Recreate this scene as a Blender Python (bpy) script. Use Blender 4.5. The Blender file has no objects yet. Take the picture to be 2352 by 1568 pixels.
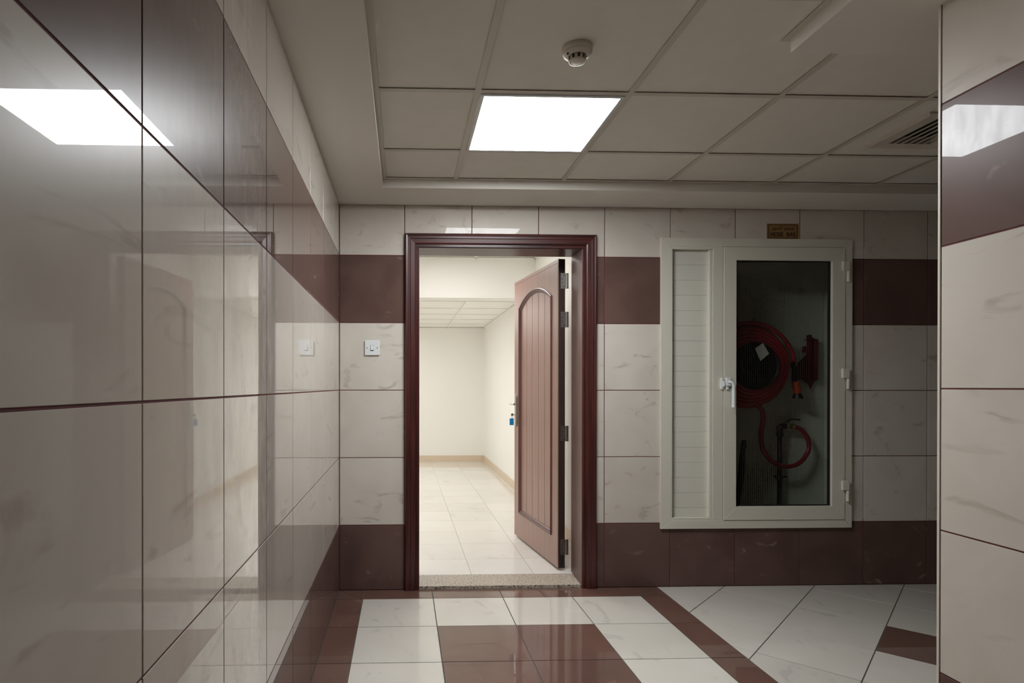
import bpy, bmesh, math, random
from mathutils import Matrix, Vector
random.seed(7)
SC = bpy.context.scene
COL = SC.collection

# ------------------------------------------------------------------ camera, world, light, exposure
cam_data = bpy.data.cameras.new('camera')
cam = bpy.data.objects.new('camera', cam_data)
COL.objects.link(cam)
CAMZ = 1.2088
yaw, pitch, roll = -0.03446, -0.0031, -0.00057
Rz = Matrix.Rotation(yaw, 3, 'Z'); Rx = Matrix.Rotation(pitch, 3, 'X'); Ry = Matrix.Rotation(roll, 3, 'Y')
RR = Rz @ Rx @ Ry                       # columns: right, forward, up
M3 = Matrix((RR.col[0], RR.col[2], -RR.col[1])).transposed()
cam.matrix_world = Matrix.Translation((0, 0, CAMZ)) @ M3.to_4x4()
cam_data.sensor_fit = 'HORIZONTAL'
cam_data.sensor_width = 36.0
cam_data.lens = 36.0 * 1394.543 / 2352.0
cam_data.shift_x = (1176 - 974.116) / 2352.0
cam_data.shift_y = (891.354 - 784) / 2352.0
cam_data.clip_start = 0.02
SC.camera = cam

world = bpy.data.worlds.new('world'); SC.world = world
world.use_nodes = True
world.node_tree.nodes['Background'].inputs[0].default_value = (0.02, 0.02, 0.02, 1)
world.node_tree.nodes['Background'].inputs[1].default_value = 0.0

SC.view_settings.view_transform = 'Standard'
SC.view_settings.look = 'None'
SC.view_settings.gamma = 1.0
SC.view_settings.use_curve_mapping = False
SC.view_settings.exposure = 0.0
SC.cycles.use_denoising = True
SC.cycles.max_bounces = 14
SC.cycles.diffuse_bounces = 8
SC.cycles.glossy_bounces = 6
SC.cycles.transparent_max_bounces = 12
SC.cycles.sample_clamp_indirect = 6.0
SC.cycles.caustics_reflective = False
SC.cycles.caustics_refractive = False

PANEL_EMIT = 39.0        # the lit panel in the lobby ceiling
PANEL_COL = (0.95, 0.98, 1.0)
ROOM_EMIT = 13.0          # the panels in the ceiling of the room behind the door
ROOM_COL = (1.0, 0.99, 0.975)

# ------------------------------------------------------------------ geometry constants (metres)
YB = 3.611        # face of the back wall tiles
XL = -0.378       # face of the left wall tiles
XR = 1.515        # face of the right pillar wall
YP = 1.668        # end of the right pillar wall
ZS = 2.2838       # underside of plaster soffit
ZC = 2.331        # ceiling grid
ROWS = [0.0, 0.3858, 0.7858, 1.1858, 1.5858, 1.9858, ZS]
BROWN_ROWS = (0, 4)

# ------------------------------------------------------------------ material helpers
def srgb(r, g, b):
    f = lambda c: (c / 255 / 12.92) if c / 255 <= 0.04045 else ((c / 255 + 0.055) / 1.055) ** 2.4
    return (f(r), f(g), f(b), 1)

def nodes_of(m):
    return m.node_tree.nodes, m.node_tree.links

def plain(name, col, rough=0.5, metal=0.0, spec=0.5, noise=0.0, nscale=8.0, bump=0.0, bscale=200.0):
    m = bpy.data.materials.new(name); m.use_nodes = True
    N, L = nodes_of(m)
    p = N['Principled BSDF']
    p.inputs['Base Color'].default_value = col
    p.inputs['Roughness'].default_value = rough
    p.inputs['Metallic'].default_value = metal
    p.inputs['Specular IOR Level'].default_value = spec
    tc = N.new('ShaderNodeTexCoord')
    if noise > 0:
        n = N.new('ShaderNodeTexNoise'); n.inputs['Scale'].default_value = nscale; n.inputs['Detail'].default_value = 5
        L.new(tc.outputs['Object'], n.inputs['Vector'])
        mx = N.new('ShaderNodeMix'); mx.data_type = 'RGBA'; mx.blend_type = 'MULTIPLY'
        mx.inputs[6].default_value = col
        rmp = N.new('ShaderNodeMapRange')
        rmp.inputs[1].default_value = 0.3; rmp.inputs[2].default_value = 0.7
        rmp.inputs[3].default_value = 1 - noise; rmp.inputs[4].default_value = 1.0
        L.new(n.outputs['Fac'], rmp.inputs[0])
        mx.inputs[0].default_value = 1.0
        L.new(rmp.outputs[0], mx.inputs[7])
        L.new(mx.outputs[2], p.inputs['Base Color'])
    if bump > 0:
        n2 = N.new('ShaderNodeTexNoise'); n2.inputs['Scale'].default_value = bscale; n2.inputs['Detail'].default_value = 3
        L.new(tc.outputs['Object'], n2.inputs['Vector'])
        b = N.new('ShaderNodeBump'); b.inputs['Strength'].default_value = bump; b.inputs['Distance'].default_value = 0.002
        L.new(n2.outputs['Fac'], b.inputs['Height']); L.new(b.outputs[0], p.inputs['Normal'])
    return m

def glazed(name, base, vein, cloud, streak=True, gain=9.0, power=2.4, rough=0.32, spec=0.13, vscale=5.0, vlo=0.60, vhi=0.72, grough=0.006):
    """Polished ceramic tile: cloudy body with brushed veins under a clear glaze."""
    m = bpy.data.materials.new(name); m.use_nodes = True
    N, L = nodes_of(m)
    p = N['Principled BSDF']; out = N['Material Output']
    p.inputs['Roughness'].default_value = rough
    p.inputs['Specular IOR Level'].default_value = spec
    geo = N.new('ShaderNodeNewGeometry'); oi = N.new('ShaderNodeObjectInfo')
    add = N.new('ShaderNodeVectorMath'); add.operation = 'MULTIPLY_ADD'
    comb = N.new('ShaderNodeCombineXYZ')
    for i in range(3):
        L.new(oi.outputs['Random'], comb.inputs[i])
    add.inputs[1].default_value = (37.0, 53.0, 71.0)
    L.new(comb.outputs[0], add.inputs[0]); L.new(geo.outputs['Position'], add.inputs[2])
    n1 = N.new('ShaderNodeTexNoise'); n1.inputs['Scale'].default_value = 3.2; n1.inputs['Detail'].default_value = 5; n1.inputs['Distortion'].default_value = 0.8
    L.new(add.outputs[0], n1.inputs['Vector'])
    mp = N.new('ShaderNodeMapping'); mp.inputs['Rotation'].default_value = (0.6, 0.7, 0.5); mp.inputs['Scale'].default_value = (1.0, 0.55, 2.0)
    L.new(add.outputs[0], mp.inputs['Vector'])
    n2 = N.new('ShaderNodeTexNoise'); n2.inputs['Scale'].default_value = vscale; n2.inputs['Detail'].default_value = 4; n2.inputs['Distortion'].default_value = 1.6
    L.new(mp.outputs[0], n2.inputs['Vector'])
    r1 = N.new('ShaderNodeMapRange'); r1.interpolation_type = 'SMOOTHSTEP'
    r1.inputs[1].default_value = 0.35; r1.inputs[2].default_value = 0.68
    L.new(n1.outputs['Fac'], r1.inputs[0])
    r2 = N.new('ShaderNodeMapRange'); r2.interpolation_type = 'SMOOTHSTEP'
    r2.inputs[1].default_value = vlo; r2.inputs[2].default_value = vhi
    L.new(n2.outputs['Fac'], r2.inputs[0])
    m1 = N.new('ShaderNodeMix'); m1.data_type = 'RGBA'
    m1.inputs[6].default_value = base; m1.inputs[7].default_value = cloud
    L.new(r1.outputs[0], m1.inputs[0])
    m2 = N.new('ShaderNodeMix'); m2.data_type = 'RGBA'
    m2.inputs[7].default_value = vein
    L.new(m1.outputs[2], m2.inputs[6]); L.new(r2.outputs[0], m2.inputs[0])
    # small brightness difference from tile to tile
    rv = N.new('ShaderNodeMapRange'); rv.inputs[3].default_value = 0.95; rv.inputs[4].default_value = 1.03
    L.new(oi.outputs['Random'], rv.inputs[0])
    hs = N.new('ShaderNodeHueSaturation'); L.new(rv.outputs[0], hs.inputs['Value']); L.new(m2.outputs[2], hs.inputs['Color'])
    L.new(hs.outputs[0], p.inputs['Base Color'])
    # glaze reflection
    fr = N.new('ShaderNodeFresnel'); fr.inputs['IOR'].default_value = 1.5
    pw = N.new('ShaderNodeMath'); pw.operation = 'POWER'; pw.inputs[1].default_value = power
    L.new(fr.outputs[0], pw.inputs[0])
    ml = N.new('ShaderNodeMath'); ml.operation = 'MULTIPLY'; ml.inputs[1].default_value = gain
    L.new(pw.outputs[0], ml.inputs[0])
    ad = N.new('ShaderNodeMath'); ad.operation = 'ADD'; ad.inputs[1].default_value = 0.007
    L.new(ml.outputs[0], ad.inputs[0])
    last = ad
    if streak:                                  # dull cleaning streaks run down the glaze
        ms = N.new('ShaderNodeMapping'); ms.inputs['Scale'].default_value = (1, 1, 0.4)
        L.new(geo.outputs['Position'], ms.inputs['Vector'])
        n3 = N.new('ShaderNodeTexNoise'); n3.inputs['Scale'].default_value = 20; n3.inputs['Detail'].default_value = 6; n3.inputs['Roughness'].default_value = 0.62
        L.new(ms.outputs[0], n3.inputs['Vector'])
        r3 = N.new('ShaderNodeMapRange'); r3.inputs[1].default_value = 0.34; r3.inputs[2].default_value = 0.62
        r3.inputs[3].default_value = 0.64; r3.inputs[4].default_value = 1.0
        L.new(n3.outputs['Fac'], r3.inputs[0])
        mm = N.new('ShaderNodeMath'); mm.operation = 'MULTIPLY'
        L.new(ad.outputs[0], mm.inputs[0]); L.new(r3.outputs[0], mm.inputs[1]); last = mm
    mn = N.new('ShaderNodeMath'); mn.operation = 'MINIMUM'; mn.inputs[1].default_value = 0.5
    L.new(last.outputs[0], mn.inputs[0])
    gl = N.new('ShaderNodeBsdfGlossy'); gl.inputs['Roughness'].default_value = grough; gl.inputs['Color'].default_value = (1, 1, 1, 1)
    mix = N.new('ShaderNodeMixShader')
    L.new(mn.outputs[0], mix.inputs[0]); L.new(p.outputs[0], mix.inputs[1]); L.new(gl.outputs[0], mix.inputs[2])
    L.new(mix.outputs[0], out.inputs['Surface'])
    return m

def wood(name, dark, light, rough=0.32, coat=0.4, axis='Z', crough=0.16):
    m = bpy.data.materials.new(name); m.use_nodes = True
    N, L = nodes_of(m); p = N['Principled BSDF']
    tc = N.new('ShaderNodeTexCoord'); mp = N.new('ShaderNodeMapping')
    mp.inputs['Scale'].default_value = (30, 30, 1.6) if axis == 'Z' else (1.6, 30, 30)
    L.new(tc.outputs['Object'], mp.inputs['Vector'])
    n = N.new('ShaderNodeTexNoise'); n.inputs['Scale'].default_value = 1.4; n.inputs['Detail'].default_value = 7; n.inputs['Distortion'].default_value = 0.5
    L.new(mp.outputs[0], n.inputs['Vector'])
    r = N.new('ShaderNodeMapRange'); r.inputs[1].default_value = 0.3; r.inputs[2].default_value = 0.7
    L.new(n.outputs['Fac'], r.inputs[0])
    mx = N.new('ShaderNodeMix'); mx.data_type = 'RGBA'; mx.inputs[6].default_value = dark; mx.inputs[7].default_value = light
    L.new(r.outputs[0], mx.inputs[0]); L.new(mx.outputs[2], p.inputs['Base Color'])
    p.inputs['Roughness'].default_value = rough
    p.inputs['Coat Weight'].default_value = coat; p.inputs['Coat Roughness'].default_value = crough
    return m

def emit(name, col, strength):
    m = bpy.data.materials.new(name); m.use_nodes = True
    N, L = nodes_of(m); N.remove(N['Principled BSDF'])
    e = N.new('ShaderNodeEmission'); e.inputs[0].default_value = (*col, 1); e.inputs[1].default_value = strength
    L.new(e.outputs[0], N['Material Output'].inputs['Surface'])
    return m

MAT = {}
MAT['tile_beige'] = glazed('beige_glazed_tile', srgb(205, 197, 186), srgb(187, 178, 166), srgb(211, 204, 194))
MAT['tile_brown'] = glazed('brown_glazed_tile', srgb(106, 82, 75), srgb(142, 117, 108), srgb(94, 72, 66), vlo=0.64, vhi=0.80)
MAT['floor_white'] = glazed('white_floor_tile', srgb(216, 211, 201), srgb(202, 199, 191), srgb(220, 215, 206), streak=False, vscale=7.0, gain=11.0)
MAT['floor_brown'] = glazed('brown_floor_tile', srgb(112, 83, 73), srgb(150, 118, 106), srgb(102, 75, 66), streak=False, vlo=0.64, vhi=0.80, gain=11.0)
MAT['grout_red'] = plain('dark_red_grout', srgb(106, 46, 50), 0.8, noise=0.35, nscale=30)
MAT['grout_grey'] = plain('grey_grout', srgb(88, 88, 81), 0.85, noise=0.25, nscale=30)
MAT['paint'] = plain('off_white_plaster_paint', srgb(226, 222, 214), 0.75, spec=0.3, noise=0.05, nscale=3, bump=0.06, bscale=90)
MAT['ceiling_tile'] = plain('matt_ceiling_tile', srgb(223, 219, 210), 0.85, spec=0.2, noise=0.04, nscale=12, bump=0.12, bscale=260)
MAT['t_bar'] = plain('painted_ceiling_grid', srgb(196, 190, 178), 0.5)
MAT['void'] = plain('dark_ceiling_void', srgb(38, 36, 33), 0.9)
MAT['panel'] = emit('lit_panel_diffuser', PANEL_COL, PANEL_EMIT)
MAT['panel_room'] = emit('lit_room_diffuser', ROOM_COL, ROOM_EMIT)
MAT['panel_frame'] = plain('panel_frame_paint', srgb(205, 210, 210), 0.4)
MAT['wood_dark'] = wood('dark_mahogany', srgb(44, 16, 13), srgb(84, 33, 27), rough=0.42, coat=0.2)
MAT['wood_dark_h'] = wood('dark_mahogany_across', srgb(44, 16, 13), srgb(84, 33, 27), rough=0.42, coat=0.2, axis='X')
MAT['wood_door'] = wood('reddish_door_veneer', srgb(132, 90, 77), srgb(150, 106, 91), rough=0.45, coat=1.0, crough=0.40)
MAT['wood_mould'] = wood('dark_door_moulding', srgb(76, 36, 32), srgb(98, 52, 45), rough=0.45, coat=0.4, crough=0.3)
MAT['wood_jamb'] = wood('brown_jamb_wood', srgb(78, 46, 42), srgb(104, 66, 60), rough=0.42, coat=0.3, crough=0.35)
MAT['wood_edge'] = wood('dark_door_edge', srgb(50, 36, 30), srgb(66, 48, 40), rough=0.5, coat=0.1)
MAT['steel'] = plain('brushed_steel', srgb(176, 174, 168), 0.35, metal=1.0)
MAT['chrome'] = plain('polished_chrome', srgb(216, 214, 208), 0.18, metal=1.0)
MAT['screw'] = plain('dark_screw_hole', srgb(30, 28, 26), 0.6)
MAT['blue'] = plain('blue_plastic', srgb(36, 150, 218), 0.35)
MAT['black'] = plain('black_plastic', srgb(18, 17, 16), 0.5)
MAT['white_plastic'] = plain('white_switch_plastic', srgb(226, 230, 230), 0.3)
MAT['detector'] = plain('cream_white_plastic', srgb(208, 200, 188), 0.35)
MAT['room_wall'] = plain('cream_wall_paint', srgb(246, 245, 241), 0.8, spec=0.3, noise=0.02, nscale=2)
MAT['room_ceiling'] = plain('cream_ceiling_tile', srgb(246, 245, 240), 0.85, spec=0.2)
MAT['room_floor'] = glazed('cream_floor_tile', srgb(228, 224, 217), srgb(221, 216, 207), srgb(231, 228, 221), streak=False, vscale=3.0, gain=3.0, rough=0.4)
MAT['room_grout'] = plain('beige_grout', srgb(158, 144, 124), 0.85)
MAT['skirting'] = plain('beige_skirting_tile', srgb(222, 204, 182), 0.4, noise=0.05, nscale=10)
MAT['aluminium'] = plain('off_white_powder_coat', srgb(217, 213, 199), 0.42, noise=0.03, nscale=4)
MAT['slat'] = plain('off_white_slat_coat', srgb(217, 214, 202), 0.5)
MAT['seal'] = plain('black_rubber_seal', srgb(16, 16, 15), 0.7)
MAT['niche'] = plain('grey_niche_paint', srgb(196, 197, 188), 0.8, noise=0.06, nscale=5)
MAT['wire'] = plain('steel_wire', srgb(74, 73, 68), 0.6, metal=0.2)
MAT['reel_black'] = plain('black_reel_enamel', srgb(20, 18, 18), 0.5, spec=0.2)
MAT['hose_red'] = plain('red_rubber_hose', srgb(142, 28, 40), 0.38, noise=0.15, nscale=20)
MAT['bracket_red'] = plain('red_enamel', srgb(100, 24, 32), 0.5)
MAT['orange'] = plain('orange_nozzle_plastic', srgb(196, 70, 32), 0.4)
MAT['pipe'] = plain('dark_iron_pipe', srgb(58, 48, 44), 0.5, metal=0.3, noise=0.3, nscale=20)
MAT['brass_pl'] = plain('brass', srgb(170, 150, 110), 0.35, metal=0.9)
MAT['tag_paper'] = plain('grey_paper', srgb(190, 190, 184), 0.8)
MAT['gold'] = plain('gold_sign_plate', srgb(150, 114, 72), 0.5, noise=0.15, nscale=18)
MAT['gold_dark'] = plain('dark_gold_border', srgb(84, 62, 34), 0.5)
MAT['ink'] = plain('black_ink', srgb(14, 12, 10), 0.6)

def granite():
    m = plain('speckled_granite', srgb(180, 168, 152), 0.4)
    N, L = nodes_of(m); p = N['Principled BSDF']
    tc = N.new('ShaderNodeTexCoord')
    n = N.new('ShaderNodeTexNoise'); n.inputs['Scale'].default_value = 120; n.inputs['Detail'].default_value = 3
    L.new(tc.outputs['Object'], n.inputs['Vector'])
    cr = N.new('ShaderNodeValToRGB')
    cr.color_ramp.elements[0].position = 0.36; cr.color_ramp.elements[0].color = srgb(96, 84, 74)
    cr.color_ramp.elements[1].position = 0.52; cr.color_ramp.elements[1].color = srgb(196, 184, 168)
    L.new(n.outputs['Fac'], cr.inputs[0]); L.new(cr.outputs[0], p.inputs['Base Color'])
    return m
MAT['granite'] = granite()

def glass():
    """Clear pane: mirror-like at grazing angles, otherwise lets light straight through, a little grey."""
    m = bpy.data.materials.new('wired_glass'); m.use_nodes = True
    N, L = nodes_of(m); N.remove(N['Principled BSDF'])
    t = N.new('ShaderNodeBsdfTransparent'); t.inputs[0].default_value = (0.90, 0.915, 0.89, 1)
    g = N.new('ShaderNodeBsdfGlossy'); g.inputs['Roughness'].default_value = 0.02
    f = N.new('ShaderNodeFresnel'); f.inputs['IOR'].default_value = 1.45
    mx = N.new('ShaderNodeMixShader')
    geo = N.new('ShaderNodeNewGeometry'); inv = N.new('ShaderNodeMath'); inv.operation = 'SUBTRACT'; inv.inputs[0].default_value = 1.0
    L.new(geo.outputs['Backfacing'], inv.inputs[1])        # the thin pane reflects at its front face only
    fm = N.new('ShaderNodeMath'); fm.operation = 'MULTIPLY'; L.new(f.outputs[0], fm.inputs[0]); L.new(inv.outputs[0], fm.inputs[1])
    L.new(fm.outputs[0], mx.inputs[0]); L.new(t.outputs[0], mx.inputs[1]); L.new(g.outputs[0], mx.inputs[2])
    L.new(mx.outputs[0], N['Material Output'].inputs['Surface'])
    return m
MAT['glass'] = glass()

# ------------------------------------------------------------------ mesh helpers
def box(bm, x0, x1, y0, y1, z0, z1, mi=0, bev=0.0):
    vs = [bm.verts.new(c) for c in ((x0, y0, z0), (x1, y0, z0), (x1, y1, z0), (x0, y1, z0), (x0, y0, z1), (x1, y0, z1), (x1, y1, z1), (x0, y1, z1))]
    fs = [bm.faces.new([vs[i] for i in q]) for q in ((0, 3, 2, 1), (4, 5, 6, 7), (0, 1, 5, 4), (1, 2, 6, 5), (2, 3, 7, 6), (3, 0, 4, 7))]
    for f in fs: f.material_index = mi
    if bev > 0:
        es = list({e for f in fs for e in f.edges})
        bmesh.ops.bevel(bm, geom=es, offset=bev, segments=2, affect='EDGES', profile=0.5)
    return bm

def cyl(bm, c, r0, r1, a, b, axis='Z', n=24, mi=0):
    """Truncated cone around an axis from a to b."""
    rings = []
    for r, t in ((r0, a), (r1, b)):
        ring = []
        for i in range(n):
            k = 2 * math.pi * i / n; u, v = r * math.cos(k), r * math.sin(k)
            p = {'Z': (c[0] + u, c[1] + v, t), 'Y': (c[0] + u, t, c[1] + v), 'X': (t, c[0] + u, c[1] + v)}[axis]
            ring.append(bm.verts.new(p))
        rings.append(ring)
    fs = []
    for i in range(n):
        fs.append(bm.faces.new((rings[0][i], rings[0][(i + 1) % n], rings[1][(i + 1) % n], rings[1][i])))
    fs.append(bm.faces.new(rings[0][::-1])); fs.append(bm.faces.new(rings[1]))
    for f in fs: f.material_index = mi
    return bm

def lathe(bm, prof, c, n=48, mi=0):
    """Profile [(r, z)] turned round the vertical through c."""
    rings = []
    for r, z in prof:
        rings.append([bm.verts.new((c[0] + max(r, 1e-5) * math.cos(2 * math.pi * i / n), c[1] + max(r, 1e-5) * math.sin(2 * math.pi * i / n), z)) for i in range(n)])
    for a, b in zip(rings, rings[1:]):
        for i in range(n):
            f = bm.faces.new((a[i], a[(i + 1) % n], b[(i + 1) % n], b[i])); f.material_index = mi; f.smooth = True
    return bm

def tube(bm, pts, r, n=12, closed=False, mi=0):
    pts = [Vector(p) for p in pts]; rings = []; m = len(pts)
    prev = None
    for i, p in enumerate(pts):
        if closed: t = pts[(i + 1) % m] - pts[i - 1]
        else: t = pts[min(i + 1, m - 1)] - pts[max(i - 1, 0)]
        t.normalize()
        if prev is None:
            ref = Vector((0, 1, 0)) if abs(t.y) < 0.9 else Vector((1, 0, 0))
            u = t.cross(ref).normalized()
        else:
            u = (prev - t * prev.dot(t)).normalized()
        prev = u; v = t.cross(u)
        rr = r(i / max(m - 1, 1)) if callable(r) else r
        rings.append([bm.verts.new(p + rr * (math.cos(2 * math.pi * k / n) * u + math.sin(2 * math.pi * k / n) * v)) for k in range(n)])
    pairs = list(zip(rings, rings[1:])) + ([(rings[-1], rings[0])] if closed else [])
    for a, b in pairs:
        for k in range(n):
            f = bm.faces.new((a[k], a[(k + 1) % n], b[(k + 1) % n], b[k])); f.smooth = True; f.material_index = mi
    if not closed:
        bm.faces.new(rings[0][::-1]).material_index = mi; bm.faces.new(rings[-1]).material_index = mi
    return bm

def spline(ctrl, per=14):
    """Catmull-Rom through the control points."""
    P = [Vector(p) for p in ctrl]; P = [P[0] * 2 - P[1]] + P + [P[-1] * 2 - P[-2]]; out = []
    for i in range(1, len(P) - 2):
        for k in range(per):
            t = k / per
            out.append(0.5 * ((2 * P[i]) + (-P[i - 1] + P[i + 1]) * t + (2 * P[i - 1] - 5 * P[i] + 4 * P[i + 1] - P[i + 2]) * t * t + (-P[i - 1] + 3 * P[i] - 3 * P[i + 1] + P[i + 2]) * t ** 3))
    out.append(P[-2]); return out

def prism(bm, poly, h0, h1, plane='XZ', bev=0.0, mi=0):
    """Extrude a polygon (list of 2-D points) between two levels of the third axis; the h0 face is the visible one."""
    def P(u, v, h): return {'XZ': (u, h, v), 'XY': (u, v, h), 'YZ': (h, u, v)}[plane]
    a = [bm.verts.new(P(u, v, h0)) for u, v in poly]; b = [bm.verts.new(P(u, v, h1)) for u, v in poly]
    n = len(poly); f0 = bm.faces.new(a); fs = [f0, bm.faces.new(b[::-1])]
    for i in range(n): fs.append(bm.faces.new((a[(i + 1) % n], a[i], b[i], b[(i + 1) % n])))
    for f in fs: f.material_index = mi
    if bev > 0:
        bmesh.ops.bevel(bm, geom=list(f0.edges), offset=bev, segments=1, affect='EDGES')
    return bm

def mesh(name, bm, mats, smooth=False):
    bmesh.ops.recalc_face_normals(bm, faces=bm.faces[:])
    me = bpy.data.meshes.new(name); bm.to_mesh(me); bm.free()
    for m in (mats if isinstance(mats, (list, tuple)) else [mats]):
        me.materials.append(MAT[m] if isinstance(m, str) else m)
    if smooth:
        for p in me.polygons: p.use_smooth = True
    return me

def world_loc(o):
    v = Vector(o.location)
    while o.parent: o = o.parent; v += Vector(o.location)
    return v

def obj(name, bm, mats, parent=None, smooth=False):
    """Link a bmesh given in world coordinates as one object, under its parent's origin."""
    if parent is not None:
        bmesh.ops.translate(bm, verts=bm.verts[:], vec=-world_loc(parent))
    o = bpy.data.objects.new(name, mesh(name, bm, mats, smooth)); COL.objects.link(o)
    if parent is not None: o.parent = parent
    return o

def local(name, bm, mats, parent, smooth=False):
    """Same, but the bmesh is already in the parent's own frame."""
    o = bpy.data.objects.new(name, mesh(name, bm, mats, smooth)); COL.objects.link(o); o.parent = parent
    return o

def tag(o, label, cat, kind=None, group=None):
    o['label'] = label; o['category'] = cat
    if kind: o['kind'] = kind
    if group: o['group'] = group
    return o

def thing(name, label, cat, loc=(0, 0, 0), rotz=0.0, kind=None, group=None):
    o = bpy.data.objects.new(name, None); COL.objects.link(o)
    o.location = loc; o.rotation_euler = (0, 0, rotz); o.empty_display_size = 0.1
    return tag(o, label, cat, kind, group)

NEW = bmesh.new
# ------------------------------------------------------------------ rectangles with holes
def rect_minus(r, holes):
    """Outline(s) of an axis-aligned rectangle after cutting away rectangles: a list of polygons."""
    x0, x1, z0, z1 = r
    hs = [h for h in holes if h[0] < x1 - 1e-6 and h[1] > x0 + 1e-6 and h[2] < z1 - 1e-6 and h[3] > z0 + 1e-6]
    if not hs: return [[(x0, z0), (x1, z0), (x1, z1), (x0, z1)]]
    xs = sorted({x0, x1} | {min(max(v, x0), x1) for h in hs for v in h[:2]})
    zs = sorted({z0, z1} | {min(max(v, z0), z1) for h in hs for v in h[2:]})
    bm = bmesh.new(); V = {}
    def v(x, z):
        if (x, z) not in V: V[(x, z)] = bm.verts.new((x, z, 0))
        return V[(x, z)]
    for a, b in zip(xs, xs[1:]):
        for c, d in zip(zs, zs[1:]):
            mx, mz = (a + b) / 2, (c + d) / 2
            if any(h[0] < mx < h[1] and h[2] < mz < h[3] for h in hs): continue
            bm.faces.new((v(a, c), v(b, c), v(b, d), v(a, d)))
    if not bm.faces: bm.free(); return []
    bm.normal_update()
    bmesh.ops.dissolve_limit(bm, angle_limit=0.01, verts=bm.verts[:], edges=bm.edges[:])
    out = [[(p.co.x, p.co.y) for p in f.verts] for f in bm.faces]
    bm.free()
    return [p for p in out if max(q[0] for q in p) - min(q[0] for q in p) > 0.012 and max(q[1] for q in p) - min(q[1] for q in p) > 0.012]

def slab_with_holes(bm, r, holes, h0, h1, plane='XZ'):
    x0, x1, z0, z1 = r
    xs = sorted({x0, x1} | {v for h in holes for v in h[:2]}); zs = sorted({z0, z1} | {v for h in holes for v in h[2:]})
    for a, b in zip(xs, xs[1:]):
        for c, d in zip(zs, zs[1:]):
            mx, mz = (a + b) / 2, (c + d) / 2
            if any(h[0] < mx < h[1] and h[2] < mz < h[3] for h in holes): continue
            prism(bm, [(a, c), (b, c), (b, d), (a, d)], h0, h1, plane)
    bmesh.ops.remove_doubles(bm, verts=bm.verts[:], dist=1e-5)

J = 0.0022            # half a wall joint
CACHE = {}
def put_tile(poly, face, thick, plane, mat, parent, name='tile', bev=0.0007, jit=0.0):
    """One tile as an object of its own; tiles of the same outline share their mesh."""
    cx = sum(p[0] for p in poly) / len(poly); cy = sum(p[1] for p in poly) / len(poly)
    rel = tuple((round(p[0] - cx, 4), round(p[1] - cy, 4)) for p in poly)
    key = (rel, round(thick, 4), plane, mat)
    if key not in CACHE:
        bm = NEW(); prism(bm, rel, 0.0, thick, plane, bev); CACHE[key] = mesh(name, bm, mat)
    o = bpy.data.objects.new(name, CACHE[key]); COL.objects.link(o)
    f = face + (random.uniform(-jit, jit) if jit else 0)
    o.location = {'XZ': (cx, f, cy), 'YZ': (f, cx, cy), 'XY': (cx, cy, f)}[plane]
    o.parent = parent
    return o

def shrink(r, j): return (r[0] + j, r[1] - j, r[2] + j, r[3] - j)

# ================================================================== LARGE STRUCTURE
DOOR_HOLE = (0.070, 1.100, -0.1, 2.062)
NICHE = (1.62, 2.858, 0.40, 2.05)
CAB_HOLE = (1.585, 2.70, 0.385, 2.075)
XE = 6.60             # far right end of the lobby
YE = -2.40            # end of the corridor behind the viewer

# ---- back wall
bm = NEW(); slab_with_holes(bm, (XL - 0.2, XE + 0.1, 0.0, 2.55), [(DOOR_HOLE[0], DOOR_HOLE[1], 0.0, DOOR_HOLE[3]), NICHE], YB + 0.0018, 3.86)
wall_back = obj('wall_back', bm, ['grout_red'])
tag(wall_back, 'tiled wall straight ahead with the open doorway and hose cabinet', 'wall', 'structure')
holes = [(0.085, 1.09, -0.1, 2.05), CAB_HOLE]
xs = [XL + 0.001] + [0.0089 + 0.4 * i for i in range(18)]
for a, b in zip(xs, xs[1:]):
    for k in range(6):
        r = shrink((a, min(b, XE), ROWS[k], ROWS[k + 1]), J)
        for poly in rect_minus(r, holes):
            o = put_tile(poly, YB, 0.006, 'XZ', 'tile_brown' if k in BROWN_ROWS else 'tile_beige', wall_back, jit=0.0002)
            o.rotation_euler = (random.uniform(-.0008, .0008), 0, random.uniform(-.0008, .0008))
            if k == 5 and a < 1.3:              # the top course over the door leans out a few millimetres
                o.rotation_euler.x = 0.013 + random.uniform(-.0006, .0006); o.location.y -= 0.0019

# ---- left wall (its face looks right, towards +X)
bm = NEW(); box(bm, XL - 0.2, XL - 0.0018, YE, YB + 0.2, 0, 2.55)
wall_left = obj('wall_left', bm, ['grout_red'])
tag(wall_left, 'glossy tiled wall running along the left side, mirroring lit panel', 'wall', 'structure')
ys = [YB] + [YB - 0.31667 - 0.4 * i for i in range(15)]
for b, a in zip(ys, ys[1:]):
    if a < YE: a = YE
    if b - a < 0.02: continue
    for k in range(6):
        r = shrink((a, b, ROWS[k], ROWS[k + 1]), J)
        put_tile([(r[0], r[2]), (r[1], r[2]), (r[1], r[3]), (r[0], r[3])], XL, -0.006, 'YZ', 'tile_brown' if k in BROWN_ROWS else 'tile_beige', wall_left).rotation_euler = (0, random.uniform(-.0008, .0008), random.uniform(-.0006, .0006))

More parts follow.
